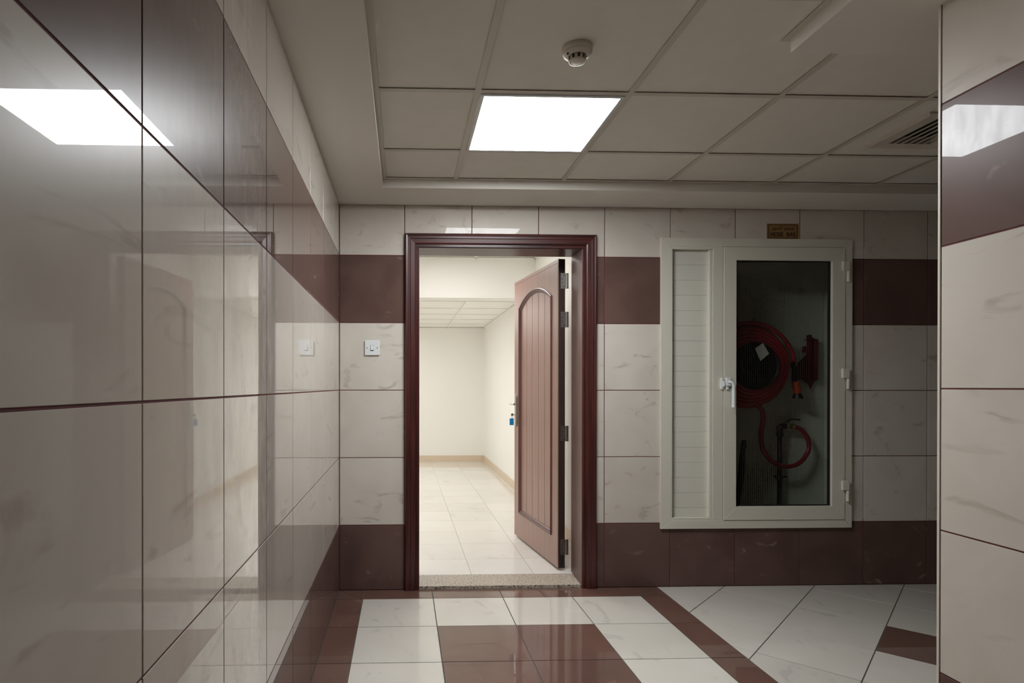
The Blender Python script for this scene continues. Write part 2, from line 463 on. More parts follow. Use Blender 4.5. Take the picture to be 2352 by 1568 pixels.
# ---- right wall (its face looks left), its end is the near edge at YP
RROWS = [0.0, 0.402, 0.804, 1.203, 1.603, 2.003, ZS + 0.005]
bm = NEW(); box(bm, XR + 0.0018, XR + 0.30, YE, YP - 0.002, 0, 2.55)
wall_right = obj('wall_right', bm, ['grout_red'])
tag(wall_right, 'tiled pillar wall close by on the right, cut off by the picture edge', 'wall', 'structure')
yr = [YP - 0.006 - 0.4 * i for i in range(11)]
for b, a in zip(yr, yr[1:]):
    for k in range(6):
        r = shrink((a, b, RROWS[k], RROWS[k + 1]), J)
        put_tile([(r[0], r[2]), (r[1], r[2]), (r[1], r[3]), (r[0], r[3])], XR, 0.006, 'YZ', 'tile_brown' if k in BROWN_ROWS else 'tile_beige', wall_right)
bm = NEW(); box(bm, XR - 0.0012, XR + 0.012, YP - 0.005, YP + 0.003, 0, ZS, bev=0.0008)
trim_1 = obj('trim_1', bm, ['aluminium']); tag(trim_1, 'thin off-white corner bead down the edge of the right wall', 'trim', 'structure')
# ---- walls that only close the place off
bm = NEW(); box(bm, XL - 0.2, XR + 0.3, YE - 0.1, YE, 0, 2.55)
tag(obj('wall_front', bm, ['tile_beige']), 'plain wall closing the corridor behind the viewer', 'wall', 'structure')
bm = NEW(); box(bm, XE, XE + 0.1, YE - 0.1, YB + 0.2, 0, 2.55)
tag(obj('wall_side', bm, ['tile_beige']), 'plain wall closing the dim passage on the far right', 'wall', 'structure')
bm = NEW(); box(bm, XR + 0.30, XE, YE - 0.1, YE, 0, 2.55)
tag(obj('wall_passage', bm, ['tile_beige']), 'plain wall of the side passage behind the right pillar', 'wall', 'structure')

# ---- floor
bm = NEW(); box(bm, XL - 0.2, XE + 0.1, YE, 3.86, -0.2, -0.0018)
floor = obj('floor', bm, ['grout_grey'])
tag(floor, 'polished floor of white and brown tiles with brown border strips', 'floor', 'structure')
FJ = 0.0024
FX0, FY0 = -0.2283, 3.4557
def ftile(poly, mat): return put_tile(poly, 0.0, -0.008, 'XY', mat, floor, bev=0.0003)
def rectp(r): return [(r[0], r[2]), (r[1], r[2]), (r[1], r[3]), (r[0], r[3])]
SX1 = 1.532           # outer edge of the right border strip
for j in range(14):
    y1 = FY0 - 0.4 * j; y0 = y1 - 0.4
    if y0 < YE: break
    for i in range(4):
        brown = i in (1, 2) and 1 <= j <= 6
        ftile(rectp(shrink((FX0 + 0.4 * i, FX0 + 0.4 * i + 0.4, y0, y1), FJ)), 'floor_brown' if brown else 'floor_white')
    ftile(rectp(shrink((XL, FX0, y0, y1), FJ)), 'floor_brown')
    x1 = SX1 if y1 > YP else XR
    ftile(rectp(shrink((FX0 + 1.6, x1, y0, y1), FJ)), 'floor_brown')
for i in range(4):
    ftile(rectp(shrink((FX0 + 0.4 * i, FX0 + 0.4 * i + 0.4, FY0, YB), FJ)), 'floor_brown')
# mitred corners of the border
a, b, c, d = XL + FJ, FX0 - FJ, FY0 + FJ, YB - FJ
ftile([(a, c), (b - 0.004, c), (a, d - 0.004)], 'floor_brown'); ftile([(b, c + 0.004), (b, d), (a + 0.004, d)], 'floor_brown')
a, b = FX0 + 1.6 + FJ, SX1 - FJ
ftile([(a + 0.004, c), (b, c), (b, d - 0.004)], 'floor_brown'); ftile([(a, c + 0.004), (b - 0.004, d), (a, d)], 'floor_brown')
# diagonal field on the right
def clip(poly, x0, x1, y0, y1):
    for ax, lim, s in ((0, x0, 1), (0, x1, -1), (1, y0, 1), (1, y1, -1)):
        out = []
        for p, q in zip(poly, poly[1:] + poly[:1]):
            ip, iq = s * (p[ax] - lim) >= 0, s * (q[ax] - lim) >= 0
            if ip: out.append(p)
            if ip != iq:
                t = (lim - p[ax]) / (q[ax] - p[ax]); out.append((p[0] + t * (q[0] - p[0]), p[1] + t * (q[1] - p[1])))
        poly = out
        if len(poly) < 3: return []
    cl = []
    for p in poly:
        if not cl or math.hypot(p[0] - cl[-1][0], p[1] - cl[-1][1]) > 0.002: cl.append(p)
    if len(cl) > 2 and math.hypot(cl[0][0] - cl[-1][0], cl[0][1] - cl[-1][1]) < 0.002: cl.pop()
    ar = sum(p[0] * q[1] - q[0] * p[1] for p, q in zip(cl, cl[1:] + cl[:1])) / 2
    return cl if len(cl) > 2 and abs(ar) > 2e-4 else []
NX, NY, H = 2.165, 3.268, 0.2805       # a grid corner, and half the diagonal
g = FJ * 1.4142
for i in range(-8, 18):
    for j in range(-8, 18):
        cx = NX + (i + j) * H; cy = NY + (i - j) * H - H
        if not (SX1 - 0.3 < cx < XE + 0.3 and 1.2 < cy < 3.95): continue
        poly = [(cx, cy - H + g), (cx + H - g, cy), (cx, cy + H - g), (cx - H + g, cy)]
        y_lo = YP + 0.01 if cx < XR + 0.6 else 1.3
        poly = clip(poly, SX1 + FJ, 4.9, y_lo, YB - FJ)
        brown = abs(cx - (NX + H)) < 0.05 and abs(cy - (NY - 2 * H)) < 0.05
        if poly: ftile(poly, 'floor_brown' if brown else 'floor_white')

# ---- ceiling: plaster soffit round a recessed field of lay-in tiles
SXL, SYB, SXR, SYR = -0.112, 3.295, 1.248, 1.918      # edges of the recess
bm = NEW()
def slab(x0, x1, y0, y1): box(bm, x0, x1, y0, y1, ZS, 2.50)
slab(XL - 0.01, SXL, YE, YB + 0.01)
slab(SXL, XE, SYB, YB + 0.01)
slab(SXR, XE, YE, SYR)
box(bm, XL - 0.2, XE + 0.1, YE - 0.1, 3.86, 2.50, 2.56)
ceiling = obj('ceiling', bm, ['paint'])
tag(ceiling, 'dim off-white plaster soffit around a recessed grid of square ceiling tiles', 'ceiling', 'structure')
bm = NEW()
a, t = 0.020, 0.0015
box(bm, SXL, SXL + a, YE, SYB - a, ZC, ZC + t); box(bm, SXL, XE, SYB - a, SYB, ZC, ZC + t)
box(bm, SXR - a, SXR, YE, SYR + a, ZC, ZC + t); box(bm, SXR, XE, SYR, SYR + a, ZC, ZC + t)
obj('edge_angle', bm, ['t_bar'], ceiling)
CP, CX0, CY0 = 0.5868, 0.2725 + 0.012, 2.295 + 0.012      # grid module and a T-bar crossing (bar centres)
xl = [SXL] + [CX0 + CP * i for i in range(0, 11)] + [XE]
yl = [CY0 + CP * j for j in range(-8, 2)] + [SYB]
def in_field(cx, cy): return (SXL < cx < SXR and cy < SYB) or (cx > SXL and SYR < cy < SYB)
for i in range(11):
    x = CX0 + CP * i
    y0 = YE if x < SXR else SYR
    bm = NEW(); box(bm, x - 0.012, x + 0.012, y0, SYB, ZC - 0.0004, ZC + 0.0011); box(bm, x - 0.0015, x + 0.0015, y0, SYB, ZC + 0.0011, ZC + 0.035)
    obj('runner', bm, ['t_bar'], ceiling)
for j in range(-8, 2):
    y = CY0 + CP * j
    if y < YE: continue
    xs_ = [x for x in xl]
    for a0, b0 in zip(xs_, xs_[1:]):
        if not in_field((a0 + b0) / 2, y - 0.02) and not in_field((a0 + b0) / 2, y + 0.02): continue
        b1 = min(b0, SXR) if y < SYR else b0
        if y < SYR and a0 > SXR: continue
        if b1 - a0 < 0.03: continue
        e0, e1 = (0.012 if a0 > SXL else a), (a if abs(b1 - SXR) < 1e-6 else 0.012)
        bm = NEW(); box(bm, a0 + e0, b1 - e1, y - 0.012, y + 0.012, ZC, ZC + 0.0015); box(bm, a0 + 0.012, b1 - 0.012, y - 0.0015, y + 0.0015, ZC + 0.0015, ZC + 0.03)
        obj('cross_tee', bm, ['t_bar'], ceiling)
LIGHT_CELL, VENT_CELL = (0, 0), (3, 0)
ZT = ZC + 0.0052      # underside of the lay-in tiles
for i, (xa, xb) in enumerate(zip(xl, xl[1:])):
    for j, (ya, yb) in enumerate(zip(yl, yl[1:])):
        ci, cj = i - 1, j - 8
        if (ci, cj) in (LIGHT_CELL, VENT_CELL): continue
        if yb < YE + 0.05: continue
        cx, cy = (xa + xb) / 2, (ya + yb) / 2
        # keep the part of the cell that lies in the L-shaped field
        x0, x1, y0, y1 = xa + 0.0035, xb - 0.0035, max(ya, YE) + 0.0035, yb - 0.0035
        if y1 <= SYR or (x0 < SXR < x1 and y0 < SYR < y1):
            pass
        if x0 >= SXR and y1 <= SYR: continue
        if x0 >= SXR: y0 = max(y0, SYR + 0.0035)
        hol = [(SXR - 0.0035, 99, -99, SYR + 0.0035)]
        for poly in rect_minus((x0, x1, y0, y1), hol):
            put_tile(poly, ZT, 0.012, 'XY', 'ceiling_tile', ceiling, name='ceiling_tile', bev=0)
bm = NEW(); box(bm, SXL, XE, YE, SYB, 2.44, 2.45)
obj('ceiling_void_lining', bm, ['void'], ceiling)

# ---- the lit panel
def light_panel(cx, cy, z, w, label, mat, name='ceiling_light', group=None):
    t = thing(name, label, 'ceiling light', (cx, cy, z), group=group)
    h = w / 2; f = 0.014
    bm = NEW()
    for x0, x1, y0, y1 in ((-h, h, -h, -h + f), (-h, h, h - f, h), (-h, -h + f, -h + f, h - f), (h - f, h, -h + f, h - f)):
        box(bm, cx + x0, cx + x1, cy + y0, cy + y1, z - 0.004, z + 0.022, bev=0.0008)
    obj('panel_frame', bm, ['panel_frame'], t)
    bm = NEW(); box(bm, cx - h + f, cx + h - f, cy - h + f, cy + h - f, z - 0.0028, z + 0.006)
    obj('diffuser', bm, [mat], t)
    return t
light_panel(CX0 + CP / 2, CY0 + CP / 2, ZC - 0.001, CP - 0.028, 'glowing square light panel set in the lobby ceiling grid', 'panel')

# ================================================================== ROOM BEHIND THE DOOR
RX, RXL, RYF, RYB, RZF = 1.288, -3.2, 3.86, 9.62, 0.018
ZLOW, ZHIGH, YBEAM = 2.137, 2.452, 5.87
bm = NEW(); box(bm, RX, RX + 0.12, RYF, RYB + 0.1, RZF - 0.02, 2.6)
tag(obj('wall_room_right', bm, ['room_wall']), 'bright cream wall of the inner room seen behind the door leaf', 'wall', 'structure')
bm = NEW(); box(bm, RXL - 0.1, RX + 0.12, RYB, RYB + 0.1, RZF - 0.02, 2.6)
tag(obj('wall_room_far', bm, ['room_wall']), 'cream end wall of the inner room seen through the doorway', 'wall', 'structure')
bm = NEW(); box(bm, RXL - 0.1, RXL, RYF, RYB, RZF - 0.02, 2.6)
tag(obj('wall_room_left', bm, ['room_wall']), 'cream left wall of the inner room, hidden by the door frame', 'wall', 'structure')
bm = NEW(); slab_with_holes(bm, (RXL - 0.1, RX + 0.1, 0.0, 2.6), [(DOOR_HOLE[0], DOOR_HOLE[1], 0.0, DOOR_HOLE[3])], 3.8605, 3.872)
tag(obj('wall_room_front', bm, ['room_wall']), 'cream room side of the wall that holds the doorway', 'wall', 'structure')
# floor
bm = NEW(); box(bm, RXL, RX, 3.83, RYB, -0.05, RZF - 0.001)
floor_room = obj('floor_room', bm, ['room_grout'])
tag(floor_room, 'bright cream tiled floor of the inner room beyond the threshold', 'floor', 'structure')
for i in range(-6, 3):
    for j in range(-1, 15):
        x0 = 0.433 + 0.398 * i; y0 = 3.777 + 0.3985 * j
        r = (max(x0, RXL), min(x0 + 0.398, RX), max(y0, 3.83), min(y0 + 0.3985, RYB))
        if r[1] - r[0] < 0.02 or r[3] - r[2] < 0.02: continue
        put_tile(rectp(shrink(r, 0.0013)), RZF, -0.006, 'XY', 'room_floor', floor_room, bev=0.0004)
# skirting
bb = thing('baseboard_back', 'beige tile skirting along the end wall of the inner room', 'skirting', (0, 0, 0), kind='structure')
for i in range(-5, 3):
    x0 = 0.433 + 0.398 * i; x1 = min(x0 + 0.398, RX)
    put_tile(rectp((x0 + 0.001, x1 - 0.001, RZF, RZF + 0.095)), RYB - 0.009, 0.008, 'XZ', 'skirting', bb)
br = thing('baseboard_right', 'beige tile skirting along the right wall of the inner room', 'skirting', (0, 0, 0), kind='structure')
for j in range(0, 15):
    y0 = 3.90 + 0.3985 * j; y1 = min(y0 + 0.3985, RYB - 0.009)
    if y1 - y0 < 0.02: continue
    put_tile(rectp((y0 + 0.001, y1 - 0.001, RZF, RZF + 0.095)), RX - 0.009, 0.008, 'YZ', 'skirting', br)
# ceilings and beam
RLIGHTS = ((0.40, 4.97, ZHIGH, 'lit square panel in the inner room ceiling just inside the doorway'),
           (-1.40, 4.97, ZHIGH, 'lit square panel in the inner room ceiling left of the doorway'),
           (-0.20, 6.98, ZLOW, 'lit square panel in the low inner room ceiling just past the beam'),
           (-0.20, 8.18, ZLOW, 'lit square panel in the low inner room ceiling near the end wall'),
           (-2.00, 7.58, ZLOW, 'lit square panel in the low inner room ceiling far left'))
bm = NEW(); box(bm, RXL, RX, YBEAM, YBEAM + 0.22, 2.067, 2.6)
tag(obj('trim_2', bm, ['room_wall']), 'cream bulkhead beam hanging across the inner room ceiling', 'beam', 'structure')
bm = NEW(); box(bm, RXL, RX, YBEAM + 0.22, RYB, ZLOW + 0.03, ZLOW + 0.05); box(bm, RXL, RX, RYF, YBEAM, ZHIGH + 0.03, ZHIGH + 0.05)
ceiling_room = obj('ceiling_room', bm, ['void'])
tag(ceiling_room, 'pale gridded ceiling of the inner room seen under the beam', 'ceiling', 'structure')
for (ya, yb, z, yrow) in ((YBEAM + 0.22, RYB, ZLOW, 6.08), (RYF, YBEAM, ZHIGH, 5.27)):
    cols = [RXL] + [0.70 + 0.6 * i for i in range(-6, 1)] + [RX]
    rows_ = [ya] + [yrow + 0.6 * k for k in range(-3, 8) if ya + 0.05 < yrow + 0.6 * k < yb - 0.05] + [yb]
    for xa, xb in zip(cols, cols[1:]):
        for y0, y1 in zip(rows_, rows_[1:]):
            if any(abs(px - (xa + xb) / 2) < 0.2 and abs(py - (y0 + y1) / 2) < 0.2 and pz == z for px, py, pz, _ in RLIGHTS): continue
            put_tile(rectp(shrink((xa, xb, y0, y1), 0.0035)), z + 0.010, 0.006, 'XY', 'room_ceiling', ceiling_room, name='ceiling_tile', bev=0)
    for x in cols[1:-1]:
        bm = NEW(); box(bm, x - 0.012, x + 0.012, ya, yb, z, z + 0.0015); obj('runner', bm, ['room_ceiling'], ceiling_room)
    for y in rows_[1:-1]:
        bm = NEW(); box(bm, RXL, RX, y - 0.012, y + 0.012, z + 0.0004, z + 0.0016); obj('cross_tee', bm, ['room_ceiling'], ceiling_room)
    bm = NEW(); box(bm, RX - 0.02, RX, ya, yb, z, z + 0.002); box(bm, RXL, RX, yb - 0.02, yb, z, z + 0.002); obj('edge_angle', bm, ['room_ceiling'], ceiling_room)
for cx, cy, z, lab in RLIGHTS:
    light_panel(cx, cy, z - 0.003, 0.57, lab, 'panel_room')

# ================================================================== DOOR
door_1 = thing('door_1', 'mahogany door frame around the open doorway, with stone threshold', 'door frame', (0.585, YB, 0), kind='structure')
DX0, DX1, DZ = 0.096, 1.070, 2.032
PROF = [(0.0, 0.012), (0.0, 0.016), (0.003, 0.019), (0.008, 0.019), (0.011, 0.015), (0.016, 0.015), (0.020, 0.021), (0.026, 0.024), (0.048, 0.0255), (0.050, 0.0235), (0.053, 0.0255),
        (0.064, 0.026), (0.066, 0.029), (0.074, 0.031), (0.078, 0.029), (0.082, 0.022), (0.082, -0.006), (0.0, -0.006)]
def casing(p, q, op, oq, mat, name='casing'):
    """Moulding with mitred ends between two inner corners; op and oq are the outward directions at its ends."""
    bm = NEW(); A = []; B = []
    for d, h in PROF:
        A.append(bm.verts.new((p[0] + op[0] * d, YB - h, p[1] + op[1] * d)))
        B.append(bm.verts.new((q[0] + oq[0] * d, YB - h, q[1] + oq[1] * d)))
    n = len(PROF)
    for i in range(n): bm.faces.new((A[i], A[(i + 1) % n], B[(i + 1) % n], B[i]))
    bm.faces.new(A[::-1]); bm.faces.new(B)
    return obj(name, bm, [mat], door_1)
casing((DX0 - 0.004, 0.0), (DX0 - 0.004, DZ), (-1, 0), (-1, 1), 'wood_dark')
casing((DX1 + 0.004, DZ), (DX1 + 0.004, 0.0), (1, 1), (1, 0), 'wood_dark')
casing((DX0 - 0.004, DZ), (DX1 + 0.004, DZ), (-1, 1), (1, 1), 'wood_dark_h')
STRIPS = ((YB - 0.010, 3.690, 0.0), (3.696, 3.776, 0.004), (3.782, 3.868, 0.010))
for s, x in ((-1, DX0), (1, DX1)):
    bm = NEW()
    for ya, yb, d in STRIPS:
        xa, xb = sorted((x + s * d, x + s * 0.030)); box(bm, xa, xb, ya, yb, 0, DZ + 0.02, bev=0.001)
    box(bm, min(x + s * .016, x + s * .03), max(x + s * .016, x + s * .03), YB - 0.005, 3.866, 0, DZ + 0.02)
    obj('jamb', bm, ['wood_jamb'], door_1)
bm = NEW()
for ya, yb, d in STRIPS: box(bm, DX0 - 0.02, DX1 + 0.02, ya, yb, DZ - 0.002 + d, DZ + 0.03, bev=0.001)
box(bm, DX0 - 0.02, DX1 + 0.02, YB - 0.005, 3.866, DZ + 0.014, DZ + 0.03)
obj('head_jamb', bm, ['wood_dark_h'], door_1)
bm = NEW(); box(bm, DX0 - 0.024, DX1 + 0.024, YB + 0.004, 3.832, -0.02, 0.0175, bev=0.002)
obj('threshold', bm, ['granite'], door_1)

# ---- the leaf: frame of its own, x along the leaf from the hinge, y out of its visible face
LP, LA = (1.0, 3.885), math.atan2(0.9914, -0.1217)
LW, LZ0, LZ1, LT = 0.93, 0.036, 2.030, 0.045
leaf = thing('door_leaf', 'reddish brown wooden door with arched planked panel, standing open inwards', 'door', (LP[0], LP[1], LZ0), LA)
H0 = LZ0
PX0, PX1, PZ0, PZ1, RISE = 0.116, 0.812, 0.222 - H0, 1.812 - H0, 0.098
def arch(x, x0=PX0, x1=PX1, zs=PZ1, rise=RISE):
    c = (x0 + x1) / 2; hw = (x1 - x0) / 2
    R = (hw * hw + rise * rise) / (2 * rise)
    return zs - (R - rise) + math.sqrt(max(R * R - (x - c) ** 2, 0))
bm = NEW(); zt = LZ1 - H0
box(bm, 0, LW, -LT, -0.014, 0, zt)
F0, F1 = 0.0, -0.0142
def face_piece(poly): prism(bm, poly, F0, F1, 'XZ')
face_piece([(0, 0), (LW, 0), (LW, PZ0), (0, PZ0)])
face_piece([(0, PZ0), (PX0, PZ0), (PX0, PZ1), (0, PZ1)]); face_piece([(PX1, PZ0), (LW, PZ0), (LW, PZ1), (PX1, PZ1)])
NA = 28
for i in range(NA):
    xa, xb = PX0 + (PX1 - PX0) * i / NA, PX0 + (PX1 - PX0) * (i + 1) / NA
    face_piece([(xa, arch(xa)), (xb, arch(xb)), (xb, zt), (xa, zt)])
face_piece([(0, PZ1), (PX0, PZ1), (PX0, zt), (0, zt)]); face_piece([(PX1, PZ1), (LW, PZ1), (LW, zt), (PX1, zt)])
bmesh.ops.remove_doubles(bm, verts=bm.verts[:], dist=1e-5)
local('leaf_board', bm, ['wood_door'], leaf)
# lipping round the edge of the face, and the dark edge with its strips
bm = NEW()
for x0, x1, z0, z1 in ((0.0, LW, zt - 0.0008, zt + 0.0012), (-0.0012, 0.0, 0.0, zt)):
    box(bm, x0, x1, -0.045, -0.0005, z0, z1)
box(bm, -0.004, 0.0, -0.016, -0.004, 0, zt); box(bm, -0.003, 0.0, -0.030, -0.019, 0, zt); box(bm, -0.004, 0.0, -0.044, -0.033, 0, zt)
local('leaf_edge', bm, ['wood_edge'], leaf)
bm = NEW()
for x0, x1, z0, z1 in ((0.010, LW - 0.010, zt - 0.024, zt - 0.021), (0.010, 0.013, 0.02, zt - 0.021)):
    box(bm, x0, x1, -0.001, 0.0006, z0, z1)
local('edge_bead', bm, ['wood_mould'], leaf)
# moulding round the panel: swept closed profile
def outline(off):
    x0, x1, z0, zs = PX0 + off, PX1 - off, PZ0 + off, PZ1 - off * 0.35
    pts = [(x0, z0), (x1, z0)]
    for i in range(NA + 1):
        x = x1 + (x0 - x1) * i / NA
        c = (PX0 + PX1) / 2; hw = (PX1 - PX0) / 2
        R = (hw * hw + RISE * RISE) / (2 * RISE) - off
        pts.append((x, PZ1 - ((hw * hw + RISE * RISE) / (2 * RISE) - RISE) + math.sqrt(R * R - (x - c) ** 2)))
    return pts
MP = [(0.0, 0.0005), (0.001, 0.006), (0.006, 0.0085), (0.011, 0.007), (0.014, 0.002), (0.018, 0.003), (0.023, 0.001), (0.029, -0.006), (0.033, -0.0085), (0.034, -0.013)]
bm = NEW(); rings = []
for off, h in MP: rings.append([bm.verts.new((x, h, z)) for x, z in outline(off)])
for a, b in zip(rings, rings[1:]):
    n = len(a)
    for i in range(n): bm.faces.new((a[i], a[(i + 1) % n], b[(i + 1) % n], b[i]))
local('panel_moulding', bm, ['wood_mould'], leaf)
# five planks over an added dark sheet that stands for shade in the grooves
poly = [(PX0 + 0.004, PZ0 + 0.004), (PX1 - 0.004, PZ0 + 0.004)] + [(PX1 - 0.004 + (PX0 - PX1 + 0.008) * k / 12, arch(PX1 - 0.004 + (PX0 - PX1 + 0.008) * k / 12) - 0.006) for k in range(13)]
bm = NEW(); prism(bm, poly, -0.0130, -0.0142, 'XZ'); local('groove_shade_sheet', bm, ['wood_edge'], leaf)
ix0, ix1 = PX0 + 0.030, PX1 - 0.030
pw = (ix1 - ix0) / 5
for i in range(5):
    xa, xb = ix0 + pw * i + 0.0020, ix0 + pw * (i + 1) - 0.0020
    poly = [(xa, PZ0 + 0.028), (xb, PZ0 + 0.028)] + [(xb + (xa - xb) * k / 6, arch(xb + (xa - xb) * k / 6) - 0.028) for k in range(7)]
    bm = NEW(); prism(bm, poly, -0.0085, -0.0145, 'XZ', bev=0.002)
    local('plank', bm, ['wood_door'], leaf)
# lever handle on a long plate
hx = LW - 0.050
bm = NEW(); poly = []
for sx, z in ((1, 1.150), (-1, 0.890)):
    for k in range(9):
        a = math.pi * k / 8 + (0 if sx > 0 else math.pi)
        poly.append((hx + 0.020 * math.cos(a), (z - 0.02 * sx) - H0 + 0.020 * math.sin(a)))
prism(bm, poly, 0.010, 0.0, 'XZ', bev=0.003)
plate = local('handle_plate', bm, ['steel'], leaf)
bm = NEW()
zl = 1.070 - H0
tube(bm, [(hx, 0.008, zl), (hx, 0.034, zl)], 0.009)
tube(bm, spline([(hx, 0.030, zl), (hx, 0.046, zl), (hx - 0.012, 0.056, zl), (hx - 0.05, 0.060, zl), (hx - 0.115, 0.058, zl)], 8), lambda t: 0.0085 - 0.002 * t)
local('lever', bm, ['chrome'], leaf)
bm = NEW(); zk = 0.986 - H0
cyl(bm, (hx, zk), 0.0085, 0.0085, 0.009, 0.016, 'Y', 20)
local('lock_cylinder', bm, ['chrome'], leaf)
# hinges: leaf plate on the door edge, knuckles, plate on the jamb
for z in (1.889, 1.640, 0.905, 0.172):
    z0, z1 = z - 0.05 - H0, z + 0.05 - H0
    bm = NEW(); box(bm, -0.0065, -0.0040, -0.043, -0.014, z0, z1)
    h = local('hinge', bm, ['steel'], leaf)
    bm = NEW()
    for k in range(5):
        cyl(bm, (-0.006, -0.052), 0.0062, 0.0062, z0 + 0.02 * k + 0.0006, z0 + 0.02 * (k + 1) - 0.0006, 'Z', 14)
    box(bm, -0.0065, -0.0040, -0.0475, -0.043, z0, z1); box(bm, -0.010, -0.0075, -0.066, -0.054, z0, z1)
    local('knuckle', bm, ['steel'], h)
    bm = NEW()
    for dz, dy in ((0.036, -0.036), (0.012, -0.024), (-0.012, -0.024), (-0.036, -0.036)):
        cyl(bm, (dy, z - H0 + dz), 0.0032, 0.0032, -0.0072, -0.0064, 'X', 10)
    local('screw', bm, ['screw'], h)
bm = NEW(); box(bm, -0.0055, -0.0038, -0.036, -0.008, 0.010, 0.125, bev=0.0006); cyl(bm, (-0.022, 0.045), 0.006, 0.006, -0.0066, -0.0050, 'X', 12)
local('edge_bolt', bm, ['screw'], leaf)

# ---- key with its blue fob, hanging in the lock
def leaf_pt(x, y, z):
    c, s = math.cos(LA), math.sin(LA); return (LP[0] + c * x - s * y, LP[1] + s * x + c * y, z + H0)
kx, ky, kz = leaf_pt(hx, 0.016, zk)
key = thing('key', 'small key with a blue fob hanging in the door lock', 'key', (kx, ky, kz), LA)
bm = NEW(); box(bm, -0.004, 0.004, -0.006, 0.010, -0.0011, 0.0011); cyl(bm, (0.0, 0.0), 0.011, 0.011, -0.0012, 0.0012, 'X', 20)
for v in bm.verts:
    if abs(v.co.x) < 0.0013 and v.co.y * v.co.y + v.co.z * v.co.z < 0.0002 and abs(abs(v.co.x) - 0.0012) < 1e-5: v.co.y += 0.018
local('key_bow', bm, ['steel'], key)
bm = NEW(); tube(bm, [(0.0 + 0.011 * math.cos(a), 0.021, -0.017 + 0.012 * math.sin(a)) for a in [2 * math.pi * k / 20 for k in range(20)]], 0.0011, 8, closed=True)
local('key_ring', bm, ['chrome'], key)
bm = NEW(); box(bm, -0.0035, 0.0035, 0.006, 0.040, -0.082, -0.028, bev=0.0032)
fob = local('fob', bm, ['blue'], key)
bm = NEW(); prism(bm, [(0.023 + 0.0042 * math.cos(a), -0.052 + 0.0042 * math.sin(a)) for a in [2 * math.pi * k / 14 for k in range(14)]], 0.0042, 0.0034, 'YZ')
prism(bm, [(0.0205, -0.064), (0.0255, -0.064), (0.0243, -0.053), (0.0217, -0.053)], 0.0042, 0.0034, 'YZ')
local('keyhole_mark', bm, ['ink'], fob)

# ================================================================== LIGHT SWITCH
sw = thing('light_switch', 'white single rocker light switch on the tile left of the door', 'switch', (-0.184, YB, 1.436))
bm = NEW(); h = 0.0437
poly = []
for cx_, cz_, a0 in ((1, 1, 0), (-1, 1, 90), (-1, -1, 180), (1, -1, 270)):
    for k in range(5):
        a = math.radians(a0 + 22.5 * k); poly.append((-0.184 + cx_ * (h - 0.005) + 0.005 * math.cos(a), 1.436 + cz_ * (h - 0.005) + 0.005 * math.sin(a)))
prism(bm, poly, YB - 0.0105, YB, 'XZ', bev=0.0022)
obj('switch_plate', bm, ['white_plastic'], sw)
bm = NEW(); box(bm, -0.184 - 0.0095, -0.184 + 0.0095, YB - 0.0110, YB - 0.0095, 1.436 - 0.0175, 1.436 + 0.0165)
obj('rocker_slot', bm, ['seal'], sw)
bm = NEW(); box(bm, -0.184 - 0.0078, -0.184 + 0.0086, YB - 0.0135, YB - 0.010, 1.436 - 0.0135, 1.436 + 0.0155, bev=0.0008)
for v in bm.verts:
    if v.co.y < YB - 0.0120 and v.co.z < 1.436: v.co.y -= 0.0028
obj('rocker', bm, ['white_plastic'], sw)
for dx in (-0.0305, 0.0305):
    bm = NEW(); cyl(bm, (-0.184 + dx, 1.436), 0.0030, 0.0030, YB - 0.0112, YB - 0.009, 'Y', 14); obj('screw', bm, ['screw'], sw)

# ================================================================== HOSE CABINET
CX0_, CX1_, CZ0, CZ1 = 1.548, 2.727, 0.352, 2.102
CXM = 1.893                                  # left edge of the mullion between slatted panel and door
cab = thing('hose_cabinet', 'off-white metal hose cabinet set in the wall, glazed door and slatted side', 'cabinet', ((CX0_ + CX1_) / 2, YB, CZ0))
YF = YB - 0.014
def mitred(x0, x1, z0, z1, w, yf, yb, name, mat, parent, ws=None):
    """Four mitred rails of a rectangular frame, each a piece of its own; w = (left, right, bottom, top) widths."""
    l, r, b, t = w
    g = 0.0004
    O = [(x0, z0), (x1, z0), (x1, z1), (x0, z1)]; I = [(x0 + l, z0 + b), (x1 - r, z0 + b), (x1 - r, z1 - t), (x0 + l, z1 - t)]
    res = []
    for k in range(4):
        m = (k + 1) % 4
        bm = NEW(); prism(bm, [O[k], O[m], I[m], I[k]], yf, yb, 'XZ', bev=0.0012)
        res.append(obj(name, bm, [mat], parent))
    return res
mitred(CX0_, CX1_, CZ0, CZ1, (0.064, 0.049, 0.049, 0.050), YF, YB + 0.03, 'frame_rail', 'aluminium', cab)
bm = NEW(); box(bm, 1.872, 1.9275, YF + 0.001, YB + 0.03, CZ0 + 0.048, CZ1 - 0.049, bev=0.0008); obj('mullion', bm, ['aluminium'], cab)
# slatted side panel: inner border, horizontal slats, glazing bead on the right
SXA, SXB, SZA, SZB = CX0_ + 0.064, 1.872, CZ0 + 0.049, CZ1 - 0.050
mitred(SXA - 0.0005, SXB, SZA - 0.0005, SZB + 0.0005, (0.007, 0.006, 0.018, 0.018), YF + 0.0012, YB + 0.03, 'panel_border', 'aluminium', cab)
bm = NEW(); box(bm, 1.845, 1.867, YF + 0.0035, YB + 0.024, SZA + 0.017, SZB - 0.019, bev=0.003); obj('glazing_bead', bm, ['slat'], cab)
bm = NEW(); box(bm, SXA, 1.872, YB + 0.0235, YB + 0.030, SZA, SZB); obj('slat_backing', bm, ['seal'], cab)
zt_ = SZB - 0.018; first = 0.088; pitch_s = 0.0921
zz = [zt_, zt_ - first]
while zz[-1] - pitch_s > SZA + 0.03: zz.append(zz[-1] - pitch_s)
zz.append(SZA + 0.018)
